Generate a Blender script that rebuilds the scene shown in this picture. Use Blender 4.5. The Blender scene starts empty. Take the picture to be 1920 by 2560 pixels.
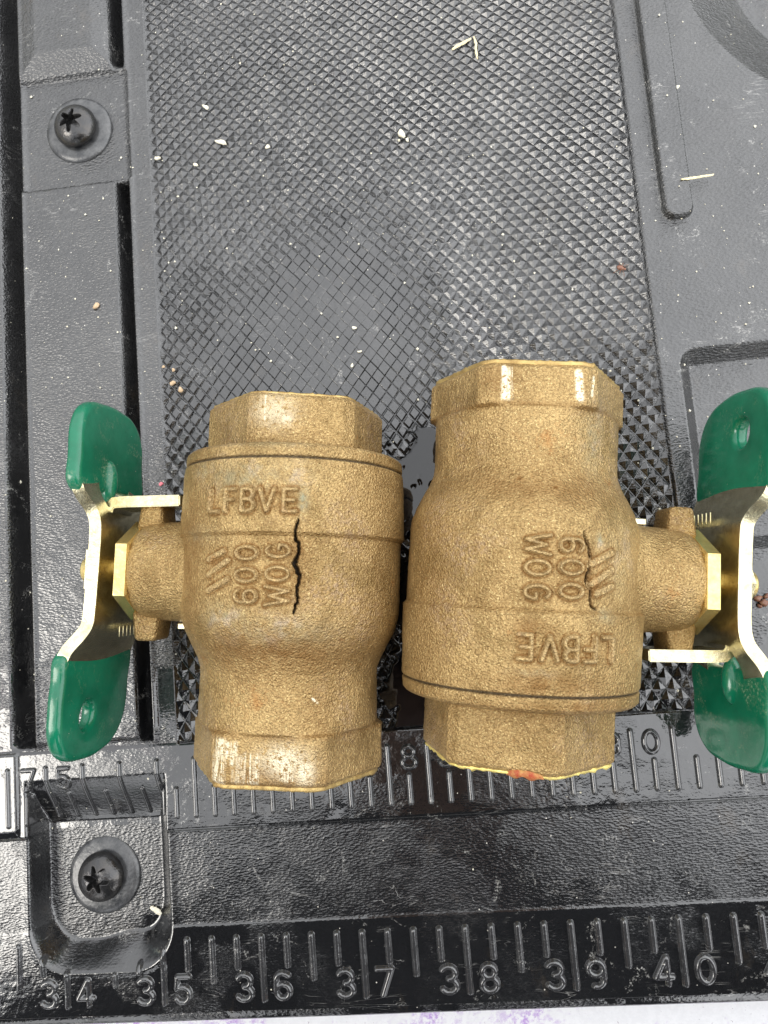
import bpy, bmesh, math, random
import numpy as np
from mathutils import Vector, Matrix

S = 0.0254            # one inch; every shape below is laid out in inches
X0 = 37.5             # inch mark of the moulded ruler that becomes world x = 0
R = math.radians
rng = np.random.RandomState(7)
random.seed(7)
scn = bpy.context.scene
C = scn.collection

# ------------------------------------------------------------------ camera
cam_d = bpy.data.cameras.new('camera')
cam_d.sensor_fit = 'VERTICAL'; cam_d.sensor_height = 36.0; cam_d.lens = 36.0*1775/2560
cam_d.clip_start = 0.002; cam_d.clip_end = 500
cam = bpy.data.objects.new('camera', cam_d); C.objects.link(cam)
RM = Matrix(((0.9929011434765055, 0.0895283118377405, 0.0783070920321537),
             (-0.08059543029147981, 0.9905892875956971, -0.11062205890680477),
             (-0.08747397269576315, 0.10352557500508586, 0.990772809185177)))
cam.matrix_world = Matrix.Translation(((38.12-X0)*S, -0.9346*S, 7.2323*S)) @ RM.to_4x4()
scn.camera = cam

# ------------------------------------------------------------------ sky, sun
SUN_EL, SUN_AZ = 48.0, 196.0      # azimuth counter-clockwise from +x
w = bpy.data.worlds.new('World'); scn.world = w; w.use_nodes = True
nt = w.node_tree; bg = nt.nodes['Background']
sky = nt.nodes.new('ShaderNodeTexSky'); sky.sky_type = 'NISHITA'; sky.sun_disc = False
sky.sun_elevation = R(SUN_EL); sky.sun_rotation = R(90-SUN_AZ)
sky.air_density = 1.0; sky.dust_density = 1.0; sky.ozone_density = 0.6; sky.altitude = 100
tcw = nt.nodes.new('ShaderNodeTexCoord'); cn = nt.nodes.new('ShaderNodeTexNoise'); cn.inputs['Scale'].default_value = 1.6
cn.inputs['Detail'].default_value = 6; cn.inputs['Roughness'].default_value = .6
nt.links.new(tcw.outputs['Generated'], cn.inputs['Vector'])
cr_ = nt.nodes.new('ShaderNodeValToRGB'); cr_.color_ramp.elements[0].position = .30; cr_.color_ramp.elements[0].color = (.97, .97, .97, 1)
cr_.color_ramp.elements[1].position = .62; cr_.color_ramp.elements[1].color = (1, 1, 1, 1); nt.links.new(cn.outputs['Fac'], cr_.inputs[0])
sx = nt.nodes.new('ShaderNodeSeparateXYZ'); nt.links.new(tcw.outputs['Generated'], sx.inputs[0])
ab = nt.nodes.new('ShaderNodeMapRange'); nt.links.new(sx.outputs[2], ab.inputs[0]); ab.inputs[1].default_value = -.02; ab.inputs[2].default_value = .12
mu = nt.nodes.new('ShaderNodeMath'); mu.operation = 'MULTIPLY'; nt.links.new(cr_.outputs[0], mu.inputs[0]); nt.links.new(ab.outputs[0], mu.inputs[1])
mw = nt.nodes.new('ShaderNodeMix'); mw.data_type = 'RGBA'; nt.links.new(mu.outputs[0], mw.inputs[0]); nt.links.new(sky.outputs[0], mw.inputs[6])
gz = nt.nodes.new('ShaderNodeMapRange'); nt.links.new(sx.outputs[2], gz.inputs[0]); gz.interpolation_type = 'SMOOTHSTEP'; gz.inputs[1].default_value = .04; gz.inputs[2].default_value = .38; gz.inputs[3].default_value = .05; gz.inputs[4].default_value = 1.0
vm = nt.nodes.new('ShaderNodeVectorMath'); vm.operation = 'SCALE'; vm.inputs[0].default_value = (7.1, 7.2, 7.36)      # overcast, brightest overhead
gx_ = nt.nodes.new('ShaderNodeMath'); gx_.operation = 'MULTIPLY_ADD'; nt.links.new(sx.outputs[0], gx_.inputs[0]); gx_.inputs[1].default_value = .55; gx_.inputs[2].default_value = 1.0
gm_ = nt.nodes.new('ShaderNodeMath'); gm_.operation = 'MULTIPLY'; nt.links.new(gx_.outputs[0], gm_.inputs[0]); nt.links.new(gz.outputs[0], gm_.inputs[1])
nt.links.new(gm_.outputs[0], vm.inputs['Scale']); nt.links.new(vm.outputs[0], mw.inputs[7])
nt.links.new(mw.outputs[2], bg.inputs[0]); bg.inputs[1].default_value = 0.15
sd = bpy.data.lights.new('sun', 'SUN'); sd.energy = 0.6; sd.angle = R(24); sd.color = (1.0, 0.95, 0.87)
sun = bpy.data.objects.new('sun', sd); C.objects.link(sun)
d = Vector((math.cos(R(SUN_AZ))*math.cos(R(SUN_EL)), math.sin(R(SUN_AZ))*math.cos(R(SUN_EL)), math.sin(R(SUN_EL))))
sun.rotation_euler = d.to_track_quat('Z', 'Y').to_euler()
sun.location = d*2
scn.view_settings.view_transform = 'Standard'; scn.view_settings.look = 'None'
scn.view_settings.exposure = 1.06; scn.view_settings.gamma = 1.0
scn.render.engine = 'CYCLES'
scn.cycles.max_bounces = 8; scn.cycles.glossy_bounces = 5; scn.cycles.diffuse_bounces = 4
scn.cycles.sample_clamp_indirect = 4.0

# ------------------------------------------------------------------ object helpers
def link_obj(name, me, parent=None):
    o = bpy.data.objects.new(name, me); C.objects.link(o)
    if parent is not None: o.parent = parent
    return o
def np_mesh(name, V, F, mat, smooth=True, scale=S):
    """V (n,3) in inches, F list/array of quads or tris"""
    me = bpy.data.meshes.new(name)
    V = np.asarray(V, dtype=np.float64)*scale
    if isinstance(F, np.ndarray) and F.ndim == 2:
        n, k = F.shape
        me.vertices.add(len(V)); me.vertices.foreach_set('co', V.astype(np.float32).ravel())
        me.loops.add(n*k); me.loops.foreach_set('vertex_index', F.astype(np.int32).ravel())
        me.polygons.add(n); me.polygons.foreach_set('loop_start', np.arange(0, n*k, k, dtype=np.int32))
        me.polygons.foreach_set('loop_total', np.full(n, k, dtype=np.int32))
        me.update(calc_edges=True)
    else:
        me.from_pydata([tuple(v) for v in V], [], [tuple(f) for f in F]); me.update()
    me.materials.append(mat)
    me.polygons.foreach_set('use_smooth', np.full(len(me.polygons), smooth, dtype=bool))
    me.validate()
    if mat.name.startswith('cast_bronze'): blank_marks(me)
    return me
def blank_marks(me):
    at = me.color_attributes.get('marks') or me.color_attributes.new('marks', 'FLOAT_COLOR', 'POINT')
    at.data.foreach_set('color', np.zeros(len(me.vertices)*4, dtype=np.float32))
def tag(o, label=None, cat=None, group=None, kind=None):
    if label: o['label'] = label
    if cat: o['category'] = cat
    if group: o['group'] = group
    if kind: o['kind'] = kind
    return o
def empty(name, loc, rot=(0, 0, 0)):
    o = bpy.data.objects.new(name, None); C.objects.link(o)
    o.location = (loc[0]*S, loc[1]*S, loc[2]*S); o.rotation_euler = rot; o.empty_display_size = 0.01
    return o
def grid_faces(nr, nc, wrap=False):
    r = np.arange(nr-1)[:, None]; c = np.arange(nc if wrap else nc-1)[None, :]
    c2 = (c+1) % nc
    a = r*nc+c; b = r*nc+c2; d_ = (r+1)*nc+c2; e = (r+1)*nc+c
    return np.stack([a, b, d_, e], -1).reshape(-1, 4)
def flat_by_angle(me, ang=35):
    try: me.set_sharp_from_angle(angle=R(ang))
    except Exception: pass
def bm_obj(name, bm, mat, parent=None, sharp=40):
    me = bpy.data.meshes.new(name); bmesh.ops.scale(bm, vec=(S, S, S), verts=bm.verts)
    bm.to_mesh(me); bm.free(); me.materials.append(mat)
    for p in me.polygons: p.use_smooth = True
    flat_by_angle(me, sharp)
    return link_obj(name, me, parent)
def revolve(prof, axis='z', n=64, close=False):
    """prof list of (r,h)"""
    pr = np.array(prof); th = np.linspace(0, 2*np.pi, n, endpoint=False)
    r = pr[:, 0][:, None]; h = pr[:, 1][:, None]*np.ones((1, n))
    a = r*np.cos(th)[None]; b = r*np.sin(th)[None]
    if axis == 'z': V = np.stack([a, b, h], -1)
    elif axis == 'x': V = np.stack([h, a, b], -1)
    else: V = np.stack([b, h, a], -1)
    return V.reshape(-1, 3), grid_faces(len(pr), n, True)
def smooth(a, b, x):
    t = np.clip((x-a)/(b-a), 0, 1); return t*t*(3-2*t)

# ------------------------------------------------------------------ material helpers
def new_mat(name):
    m = bpy.data.materials.new(name); m.use_nodes = True
    return m, m.node_tree, m.node_tree.nodes['Principled BSDF']
class NB:
    """tiny node builder"""
    def __init__(s, t): s.t = t
    def n(s, kind, **kw):
        nd = s.t.nodes.new(kind)
        for k, v in kw.items(): setattr(nd, k, v)
        return nd
    def put(s, sock, v):
        if v is None: return
        if hasattr(v, 'is_output') or hasattr(v, 'links'): s.t.links.new(v, sock)
        else: sock.default_value = v
    def coord(s): return s.n('ShaderNodeTexCoord').outputs['Object']
    def noise(s, scale, detail=4, rough=0.55, vec=None, dist=0.0):
        nd = s.n('ShaderNodeTexNoise'); nd.inputs['Scale'].default_value = scale/S
        nd.inputs['Detail'].default_value = detail; nd.inputs['Roughness'].default_value = rough
        nd.inputs['Distortion'].default_value = dist
        s.t.links.new(vec if vec is not None else s.coord(), nd.inputs['Vector']); return nd.outputs['Fac']
    def voro(s, scale, feature='F1', vec=None, rand=1.0):
        nd = s.n('ShaderNodeTexVoronoi'); nd.feature = feature; nd.inputs['Scale'].default_value = scale/S
        nd.inputs['Randomness'].default_value = rand
        s.t.links.new(vec if vec is not None else s.coord(), nd.inputs['Vector']); return nd.outputs['Distance']
    def ramp(s, fac, stops):
        nd = s.n('ShaderNodeValToRGB'); s.put(nd.inputs[0], fac); e = nd.color_ramp.elements
        while len(e) < len(stops): e.new(0.5)
        for i, (p, c) in enumerate(stops):
            e[i].position = p; e[i].color = (c, c, c, 1) if isinstance(c, (int, float)) else tuple(c)+(1,)
        return nd.outputs['Color']
    def mix(s, fac, a, b, blend='MIX'):
        nd = s.n('ShaderNodeMix', data_type='RGBA', blend_type=blend)
        s.put(nd.inputs[0], fac)
        for i, v in ((6, a), (7, b)):
            if isinstance(v, tuple) and len(v) == 3: v = v+(1,)
            s.put(nd.inputs[i], v)
        return nd.outputs[2]
    def math(s, op, a, b=None, clamp=False):
        nd = s.n('ShaderNodeMath', operation=op, use_clamp=clamp); s.put(nd.inputs[0], a); s.put(nd.inputs[1], b)
        return nd.outputs[0]
    def bump(s, h, dist, strength=1.0, normal=None):
        nd = s.n('ShaderNodeBump'); s.put(nd.inputs['Height'], h); nd.inputs['Distance'].default_value = dist*S
        nd.inputs['Strength'].default_value = strength
        if normal is not None: s.put(nd.inputs['Normal'], normal)
        return nd.outputs[0]
    def attr(s, name):
        nd = s.n('ShaderNodeAttribute'); nd.attribute_name = name; return nd
    def scaled(s, v, sc):
        nd = s.n('ShaderNodeMapping'); s.put(nd.inputs['Vector'], v); nd.inputs['Scale'].default_value = sc
        return nd.outputs[0]

# ------------------------------------------------------------------ black plastic
def plastic_material(name, grain=1.0, dry=.16, base=(0.0075, 0.0078, 0.0085)):
    m, t, b = new_mat(name); n = NB(t)
    co = n.coord()
    sep = n.n('ShaderNodeSeparateXYZ'); t.links.new(co, sep.inputs[0])
    # dust and scuffs
    big = n.noise(0.9, 6, 0.62)
    dust = n.ramp(big, [(0.38, 0.0), (0.72, 1.0)])
    fine = n.noise(26, 3, 0.7)
    dustf = n.math('MULTIPLY', dust, n.ramp(fine, [(0.35, 0.15), (0.65, 1.0)]))
    # dry, dusty plastic away from the front edge, wet and clean towards it
    far = n.n('ShaderNodeMapRange', interpolation_type='SMOOTHSTEP'); t.links.new(sep.outputs[1], far.inputs[0])
    far.inputs[1].default_value = -2.6*S; far.inputs[2].default_value = 2.2*S
    far.inputs[3].default_value = 0.0; far.inputs[4].default_value = 1.0
    d2 = n.math('MULTIPLY', dustf, n.math('ADD', n.math('MULTIPLY', far.outputs[0], 0.30), 0.04))
    col = n.mix(d2, n.mix(far.outputs[0], base, (0.009, 0.009, 0.0095)), (0.12, 0.118, 0.115))
    # chalky smears
    sm = n.noise(2.3, 7, 0.75, dist=1.2)
    smm = n.math('MULTIPLY', n.ramp(sm, [(0.58, 0.0), (0.70, 1.0)]), n.ramp(n.noise(45, 2, 0.6), [(0.5, 0.0), (0.62, 1.0)]))
    col = n.mix(n.math('MULTIPLY', smm, 0.85), col, (0.46, 0.45, 0.42))
    # pale grit specks
    sp = n.ramp(n.voro(9.5), [(0.045, 1.0), (0.075, 0.0)])
    sp = n.math('MULTIPLY', sp, n.ramp(n.noise(3.1, 2), [(0.52, 0.0), (0.56, 1.0)]))
    col = n.mix(sp, col, (0.6, 0.57, 0.5))
    # long dried scratches and water runs
    wv_ = n.ramp(n.noise(2.2, 3, .5, vec=n.scaled(co, (.35, 2.6, 1)), dist=2.0), [(.495, 0.0), (.503, 1.0), (.511, 0.0)])
    wv_ = n.math('MULTIPLY', wv_, n.ramp(n.noise(1.7, 3), [(.56, 0.0), (.64, .55)]))
    col = n.mix(wv_, col, (.38, .37, .35))
    # brown mud film
    br = n.ramp(n.noise(1.4, 6, 0.7, vec=n.scaled(co, (1.3, 0.8, 1))), [(0.6, 0.0), (0.78, 0.5)])
    col = n.mix(br, col, (0.075, 0.058, 0.04))
    t.links.new(col, b.inputs['Base Color'])
    ro = n.math('ADD', n.math('MULTIPLY', dustf, 0.22), n.math('ADD', n.math('MULTIPLY', far.outputs[0], dry), 0.11))
    mid = n.math('MULTIPLY', n.math('LESS_THAN', sep.outputs[1], -3.15*S), n.math('GREATER_THAN', sep.outputs[1], -4.06*S))
    ro = n.math('ADD', ro, n.math('MULTIPLY', mid, .05))
    t.links.new(n.math('ADD', ro, n.math('MULTIPLY', smm, 0.3)), b.inputs['Roughness'])
    b.inputs['IOR'].default_value = 1.66
    b.inputs['Specular IOR Level'].default_value = 0.85
    # leather grain, stretched cells
    # the ruler bands are smooth, the rest is grained
    def band(lo, hi):
        a_ = n.math('GREATER_THAN', sep.outputs[1], lo*S); b_ = n.math('LESS_THAN', sep.outputs[1], hi*S); return n.math('MULTIPLY', a_, b_)
    smooth_ = n.math('ADD', band(-3.15, -2.29), band(-4.88, -4.06))
    g = n.voro(42, 'F1', vec=n.scaled(co, (0.62, 1.25, 1)))
    g2 = n.noise(70, 3, 0.6)
    h = n.math('ADD', n.math('MULTIPLY', g, 0.9), n.math('MULTIPLY', g2, 0.5))
    h = n.math('MULTIPLY', h, n.math('SUBTRACT', 1.0, n.math('MULTIPLY', smooth_, .8)))
    h = n.math('MULTIPLY', h, n.math('SUBTRACT', 1.0, n.math('MULTIPLY', band(-4.06, -3.15), .5)))
    wet = n.ramp(n.noise(1.3, 4, .55), [(.47, 0.0), (.53, 1.0)])
    wet = n.math('MULTIPLY', wet, n.math('SUBTRACT', 1.0, n.math('MULTIPLY', far.outputs[0], .75)))
    wet = n.math('MULTIPLY', wet, n.math('SUBTRACT', 1.0, n.math('MULTIPLY', band(-4.06, -3.15), .55)))
    h = n.math('MULTIPLY', h, n.math('SUBTRACT', 1.0, n.math('MULTIPLY', wet, .85)))
    for l_ in list(b.inputs['Roughness'].links): rsock = l_.from_socket
    t.links.new(n.math('MULTIPLY', rsock, n.math('SUBTRACT', 1.0, n.math('MULTIPLY', wet, .6))), b.inputs['Roughness'])
    nb = n.bump(h, 0.0085*grain, 0.9)
    nb = n.bump(n.noise(5, 4, 0.6), 0.012, 0.5, nb)
    t.links.new(nb, b.inputs['Normal'])
    return m
M = {}
M['plastic'] = plastic_material('black_moulded_plastic')
M['plastic_smooth'] = plastic_material('smooth_black_plastic', 0.35, .17)
M['marks'] = plastic_material('worn_raised_plastic', 0.3, .2, (0.03, 0.03, 0.031))

def simple(name, col, rough=0.5, metal=0.0, bump=0.0, bscale=60, var=0.0, col2=None, spec=None):
    m, t, b = new_mat(name); n = NB(t)
    b.inputs['Roughness'].default_value = rough; b.inputs['Metallic'].default_value = metal
    if spec is not None: b.inputs['Specular IOR Level'].default_value = spec
    if col2 is not None:
        t.links.new(n.mix(n.ramp(n.noise(var or 9, 6, 0.65), [(0.38, 0.0), (0.66, 1.0)]), col, col2), b.inputs['Base Color'])
    else: b.inputs['Base Color'].default_value = tuple(col)+(1,)
    if bump: t.links.new(n.bump(n.noise(bscale, 4, 0.6), bump, 0.9), b.inputs['Normal'])
    return m

# cast bronze with tool scrapes, patina and lime driven by a painted attribute
def bronze_material():
    m, t, b = new_mat('cast_bronze'); n = NB(t); co = n.coord()
    blot = n.noise(2.2, 5, 0.6)
    col = n.mix(n.ramp(blot, [(0.35, 0.0), (0.68, 1.0)]), (0.405, 0.263, 0.105), (0.60, 0.415, 0.18))
    fine = n.noise(58, 3, 0.65)
    col = n.mix(n.ramp(fine, [(0.40, 0.0), (0.56, 1.0)]), n.mix(0.50, col, (0.13, 0.068, 0.02)), col)
    glint = n.ramp(n.noise(64, 2, 0.6, vec=n.scaled(co, (1.0, 1.3, 1.1))), [(0.58, 0.0), (0.68, 1.0)])
    col = n.mix(n.math('MULTIPLY', glint, 0.6), col, (0.95, 0.76, 0.36))
    pk = n.ramp(n.noise(1.1, 4, 0.6, vec=n.scaled(co, (1.1, 0.8, 1.3))), [(0.52, 0.0), (0.72, 1.0)])
    pk = n.math('MULTIPLY', pk, n.ramp(n.noise(30, 2), [(0.42, 0.0), (0.6, 0.75)]))
    col = n.mix(n.math('MULTIPLY', pk, .55), col, (0.50, 0.38, 0.33))
    oil = n.ramp(n.noise(1.6, 6, .7, dist=.8), [(.48, 0.0), (.66, .60)])
    col = n.mix(oil, col, (.19, .115, .032))
    org = n.ramp(n.noise(2.6, 5, .7, vec=n.scaled(co, (1.2, 1, .9))), [(.62, 0.0), (.76, .7)])
    col = n.mix(org, col, (.42, .17, .04))
    a = n.attr('marks'); sp = n.n('ShaderNodeSeparateColor'); t.links.new(a.outputs['Color'], sp.inputs[0])
    brk = n.ramp(n.noise(26, 4, 0.75), [(0.40, 0.0), (0.47, 1.0)])
    # G: verdigris and lime, B: brown stains and darkening, shade painted round the letters, R: bare scraped metal, alpha: dark crack and seam
    g = n.math('MULTIPLY', sp.outputs[1], n.ramp(n.noise(14, 5, 0.7), [(0.34, 0.0), (0.62, 1.0)]))
    lime = n.mix(n.ramp(n.noise(4, 3), [(0.52, 0.0), (0.62, 1.0)]), (0.25, 0.29, 0.20), (0.62, 0.60, 0.57))
    col = n.mix(n.math('MULTIPLY', g, 0.5), col, lime)
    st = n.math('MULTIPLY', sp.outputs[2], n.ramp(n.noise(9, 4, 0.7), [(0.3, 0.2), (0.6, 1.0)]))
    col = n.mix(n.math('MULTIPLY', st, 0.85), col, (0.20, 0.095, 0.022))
    wr = n.math('MULTIPLY', sp.outputs[0], brk)
    col = n.mix(wr, col, (0.93, 0.83, 0.60))
    col = n.mix(a.outputs['Alpha'], col, (0.02, 0.014, 0.01))
    t.links.new(col, b.inputs['Base Color'])
    mt = n.math('SUBTRACT', 0.62, n.math('MULTIPLY', g, 0.5)); mt = n.math('SUBTRACT', mt, n.math('MULTIPLY', a.outputs['Alpha'], 0.6), True)
    t.links.new(mt, b.inputs['Metallic'])
    t.links.new(n.math('ADD', n.math('MULTIPLY', fine, 0.25), 0.30), b.inputs['Roughness'])
    h = n.math('ADD', n.noise(52, 3, 0.62), n.math('MULTIPLY', n.voro(60), 0.5))
    nb = n.bump(h, 0.016, 1.0)
    nb = n.bump(n.noise(7, 3, 0.5), 0.02, 0.35, nb)
    t.links.new(nb, b.inputs['Normal'])
    return m
M['bronze'] = bronze_material()
M['machined'] = simple('machined_yellow_brass', (0.84, 0.68, 0.30), 0.26, 0.8, 0.003, 30, 10, (0.66, 0.48, 0.17))
M['burr'] = simple('bright_brass_rim', (0.92, 0.78, 0.25), 0.38, 0.45, 0.006, 40, 9, (0.80, 0.62, 0.20))
M['rim'] = simple('dull_brass_rim', (0.60, 0.44, 0.17), 0.4, 0.6, 0.008, 36, 9, (0.36, 0.23, 0.08))
M['redpaint'] = simple('red_paint_smear', (0.34, 0.04, 0.012), 0.6, 0, 0.006, 50, 14, (0.52, 0.30, 0.09))
M['zinc'] = simple('yellow_zinc_plated_steel', (0.80, 0.74, 0.50), 0.26, 1.0, 0.003, 55, 14, (0.56, 0.49, 0.29))
M['bore'] = simple('bore_metal', (0.25, 0.15, 0.06), 0.5, 0.7)

def vinyl_material():
    m, t, b = new_mat('green_vinyl_coating'); n = NB(t)
    col = n.mix(n.ramp(n.noise(2.5, 5, 0.6), [(0.35, 0.0), (0.7, 1.0)]), (0.003, 0.125, 0.062), (0.008, 0.19, 0.098))
    dirt = n.math('MULTIPLY', n.ramp(n.noise(3.2, 6, 0.75, dist=0.6), [(0.53, 0.0), (0.70, 1.0)]), n.ramp(n.noise(40, 3, 0.7), [(0.45, 0.0), (0.62, 0.5)]))
    col = n.mix(dirt, col, (0.30, 0.34, 0.22))
    sp = n.ramp(n.voro(11), [(0.03, 1.0), (0.05, 0.0)])
    sp = n.math('MULTIPLY', sp, n.ramp(n.noise(4, 2), [(0.55, 0.0), (0.6, 1.0)]))
    col = n.mix(sp, col, (0.75, 0.72, 0.6))
    t.links.new(col, b.inputs['Base Color'])
    t.links.new(n.math('ADD', n.math('MULTIPLY', dirt, 0.4), 0.16), b.inputs['Roughness'])
    nb = n.bump(n.noise(3.5, 3, 0.5), 0.02, 0.35); nb = n.bump(n.noise(30, 3, 0.6), 0.002, 0.5, nb)
    t.links.new(nb, b.inputs['Normal'])
    b.inputs['Specular IOR Level'].default_value = 0.6
    return m
M['vinyl'] = vinyl_material()
M['screw'] = simple('black_oxide_steel', (0.07, 0.07, 0.072), 0.13, 0.8, 0.006, 24, 12, (0.09, 0.085, 0.08))
M['washer'] = simple('black_painted_washer', (0.035, 0.037, 0.04), 0.25, 0.2, 0.004, 30, 8, (0.11, 0.11, 0.11), 0.8)

# ------------------------------------------------------------------ the moulded black panel
def vnoise(x, y, s, seed=0):
    """value noise in numpy"""
    r = np.random.RandomState(seed); T = r.rand(256, 256)
    xf = x*s; yf = y*s; xi = np.floor(xf).astype(int); yi = np.floor(yf).astype(int)
    fx = xf-xi; fy = yf-yi; fx = fx*fx*(3-2*fx); fy = fy*fy*(3-2*fy)
    g = lambda a, b: T[a % 256, b % 256]
    return (g(xi, yi)*(1-fx)+g(xi+1, yi)*fx)*(1-fy)+(g(xi, yi+1)*(1-fx)+g(xi+1, yi+1)*fx)*fy
def fbm(x, y, s, seed=0, o=4):
    v = 0; a = .5; tot = 0
    for i in range(o): v = v+a*vnoise(x, y, s*2**i, seed+i); tot += a; a *= .5
    return v/tot
def rrect(X, Y, x0, x1, y0, y1, r):
    """signed distance to a rounded box, negative inside"""
    cx, cy, hx, hy = (x0+x1)/2, (y0+y1)/2, (x1-x0)/2, (y1-y0)/2
    qx = np.abs(X-cx)-hx+r; qy = np.abs(Y-cy)-hy+r
    return np.hypot(np.maximum(qx, 0), np.maximum(qy, 0))+np.minimum(np.maximum(qx, qy), 0)-r
KX0, KX1, KY0 = 35.26, 40.44, -2.30
def height(X, Y):
    Z = 0.004*(fbm(X, Y, 1.2, 3)-.5)*2
    # raised pads between the two long grooves, stepped round the upper screw
    top = rrect(X, Y, 33.74, 34.93, 5.19, 9.0, .10)
    low = rrect(X, Y, 33.74, 34.93, -2.25, 3.87, .04)
    Z += .11*np.clip(-top/.26, 0, 1)**.8+.045*smooth(.0, -.05, low)
    pad = rrect(X, Y, 33.76, 35.03, 3.87, 5.19, .03); Z -= .03*smooth(.012, -.012, pad)
    # long grooves
    def groove(xl, xr, xs, y0, y1, dep, endr):
        a = smooth(xs, xl, X)*(1-smooth(xr-.012, xr+.02, X))
        e = smooth(y0-.0, y0+endr, Y)*(1-smooth(y1-endr, y1, Y))
        return dep*a*e
    Z -= groove(33.61, 33.735, 33.47, -2.27, 9, .30, .10)
    Z -= groove(34.885, 34.985, 34.85, -2.27, 3.86, .30, .08)
    Z -= groove(34.885, 34.985, 34.85, 5.20, 9, .30, .25)
    rib = np.exp(-((X-35.02)/.03)**2)*.02*(Y > -2.27)+np.exp(-((X-33.775)/.025)**2)*.02*(Y > -2.27); Z += rib
    # knurled field floor
    k = rrect(X, Y, KX0, KX1+.02, KY0, 9.0, .02); Z -= .038*smooth(.006, -.006, k)
    # slot
    s_ = rrect(X, Y, 40.69, 40.99, 2.63, 9.0, .12); Z += .085*smooth(.012, -.022, s_)
    # round well, upper right
    rr = np.hypot(X-43.2, Y-5.6); Z -= .36*np.clip((2.02-rr)/.70, 0, 1)
    # pocket, right
    p = rrect(X, Y, 40.67, 44.0, -.82, 1.26, .16); Z -= .17*np.clip(-p/.14, 0, 1)
    # steps at the ruler bands
    Z += .012*smooth(-2.29, -2.31, Y)-.028*smooth(-3.14, -3.17, Y)
    c = np.clip((Y+4.07)/.9, 0, 1); Z += .003*np.sin(c*np.pi)*(Y < -3.15)
    Z += .005*smooth(-4.05, -4.075, Y)
    Z += .025*smooth(33.56, 33.53, X)*smooth(-2.28, -2.31, Y)*smooth(-3.16, -3.06, Y)
    # screw recess, lower left (wide sloping top, left and bottom walls)
    fx = np.minimum(np.clip((X-33.61)/.12, 0, 1), np.clip((35.12-X)/.16, 0, 1))
    fy = np.minimum(np.clip((Y+4.47)/.30, 0, 1), np.clip((-2.60-Y)/.46, 0, 1))
    o = rrect(X, Y, 33.62, 35.11, -4.47, -2.0, .42)
    wl = .09+.09*smooth(34.2, 34.6, X)+.12*smooth(-3.85, -4.35, Y)
    f = np.clip(np.minimum(np.clip(-o/wl, 0, 1), np.clip((-2.58-Y)/.50, 0, 1)), 0, 1)
    lip = np.exp(-((o)/.05)**2)*.010*smooth(-2.8, -3.0, Y)
    Z = Z*(1-f)-.28*(.35*f*f*(3-2*f)+.65*f)+lip
    # front edge rolls over
    t = np.clip((-4.87-Y)/.10, 0, 1); Z -= .03*t*t
    # low irregular sag so that reflections waver
    Z += .010*(fbm(X, Y, .45, 20)-.5)
    return Z
xs = np.arange(32.6, 42.61, .0145); ys = np.concatenate([np.arange(-4.965, 6.9, .0145)])
XX, YY = np.meshgrid(xs, ys)
ZZ = height(XX, YY)
V = np.stack([XX-X0, YY, ZZ], -1).reshape(-1, 3)
F = grid_faces(len(ys), len(xs))
# front skirt
nfr = len(xs); base = len(V)
skirt = np.stack([xs-X0, np.full(nfr, -4.975), np.full(nfr, -.9)], -1)
V = np.vstack([V, skirt])
i = np.arange(nfr-1)
F = np.vstack([F, np.stack([i+1, i, base+i, base+i+1], -1)])
panel = empty('workbench_top', (0, 0, 0))
tag(panel, 'wet black moulded plastic work top with a knurled field and two raised rulers', 'work top')
surface = link_obj('moulded_sheet', np_mesh('moulded_sheet', V, F, M['plastic']), panel)

# knurling: every diamond a real four sided point, worn down in places
def knurl():
    hx = .069; V = []; F = []
    rows = [KY0]; y = KY0
    while y < 6.85:
        y += .1055-.0057*(y+2.3) if y < 6 else .06
        rows.append(y)
    x_right = 40.432
    n = len(rows)
    yf = lambda k: rows[max(0, min(n-1, k))]
    for k in range(0, n-1):
        yc = rows[k]; yu = yf(k+1); yd = yf(k-1) if k > 0 else yc
        off = 0 if k % 2 else hx
        j = 0
        while True:
            xc = x_right-off-2*hx*j; j += 1
            if xc < KX0-.02: break
            xl = max(xc-hx, KX0+.004); xr = min(xc+hx, KX1+.006)
            # wear: rubbed smooth patch in the middle, patchy elsewhere
            wv = fbm(np.array([xc]), np.array([yc]), .55, 40, 4)[0]
            rub = math.exp(-(((xc-37.2)/1.05)**2+((yc-2.0)/1.35)**2))*1.2+math.exp(-(((xc-36.0)/.8)**2+((yc-1.2)/1.3)**2))*.55
            side = smooth(40.0, 37.5, xc)*.12
            rub *= .45+1.1*fbm(np.array([xc+3]), np.array([yc]), 1.1, 60, 4)[0]
            wear = min(.93, max(0.0, rub+side+(wv-.5)*1.0*smooth(40.3, 38.5, xc)))
            if yc < 0.2: wear = min(wear, .10)
            H = .031*random.uniform(.88, 1.08); zt = H*(1-wear)
            g = .006      # valley half width
            jx, jy = random.gauss(0, .0035), random.gauss(0, .0035)
            b0 = len(V)
            fill = min(1.0, max(0.0, (rub-.62)*2.0)) if yc > .2 else 0
            z0 = -.034+.022*fill; g = max(.0006, .006-.0056*fill); zt *= 1-fill
            P = [(xl+g, yc), (xc, yd+g if k else yc), (xr-g, yc), (xc, yu-g)]
            tt = wear*.98
            ax, ay = xc+jx, (yc+(yu+yd)/2)/2+jy
            for (px, py) in P: V.append((px-X0, py, z0))
            for (px, py) in P:
                V.append((ax+(px-ax)*tt-X0+random.gauss(0, .002), ay+(py-ay)*tt+random.gauss(0, .002), z0+zt+random.gauss(0, .0015)+.004*(wear > .5)))
            for q in range(4):
                r_ = (q+1) % 4
                F.append((b0+q, b0+r_, b0+4+r_, b0+4+q))
            F.append((b0+4, b0+5, b0+6, b0+7))
    return np.array(V), np.array(F)
kv, kf = knurl()
ns = len(kv)//8
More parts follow.
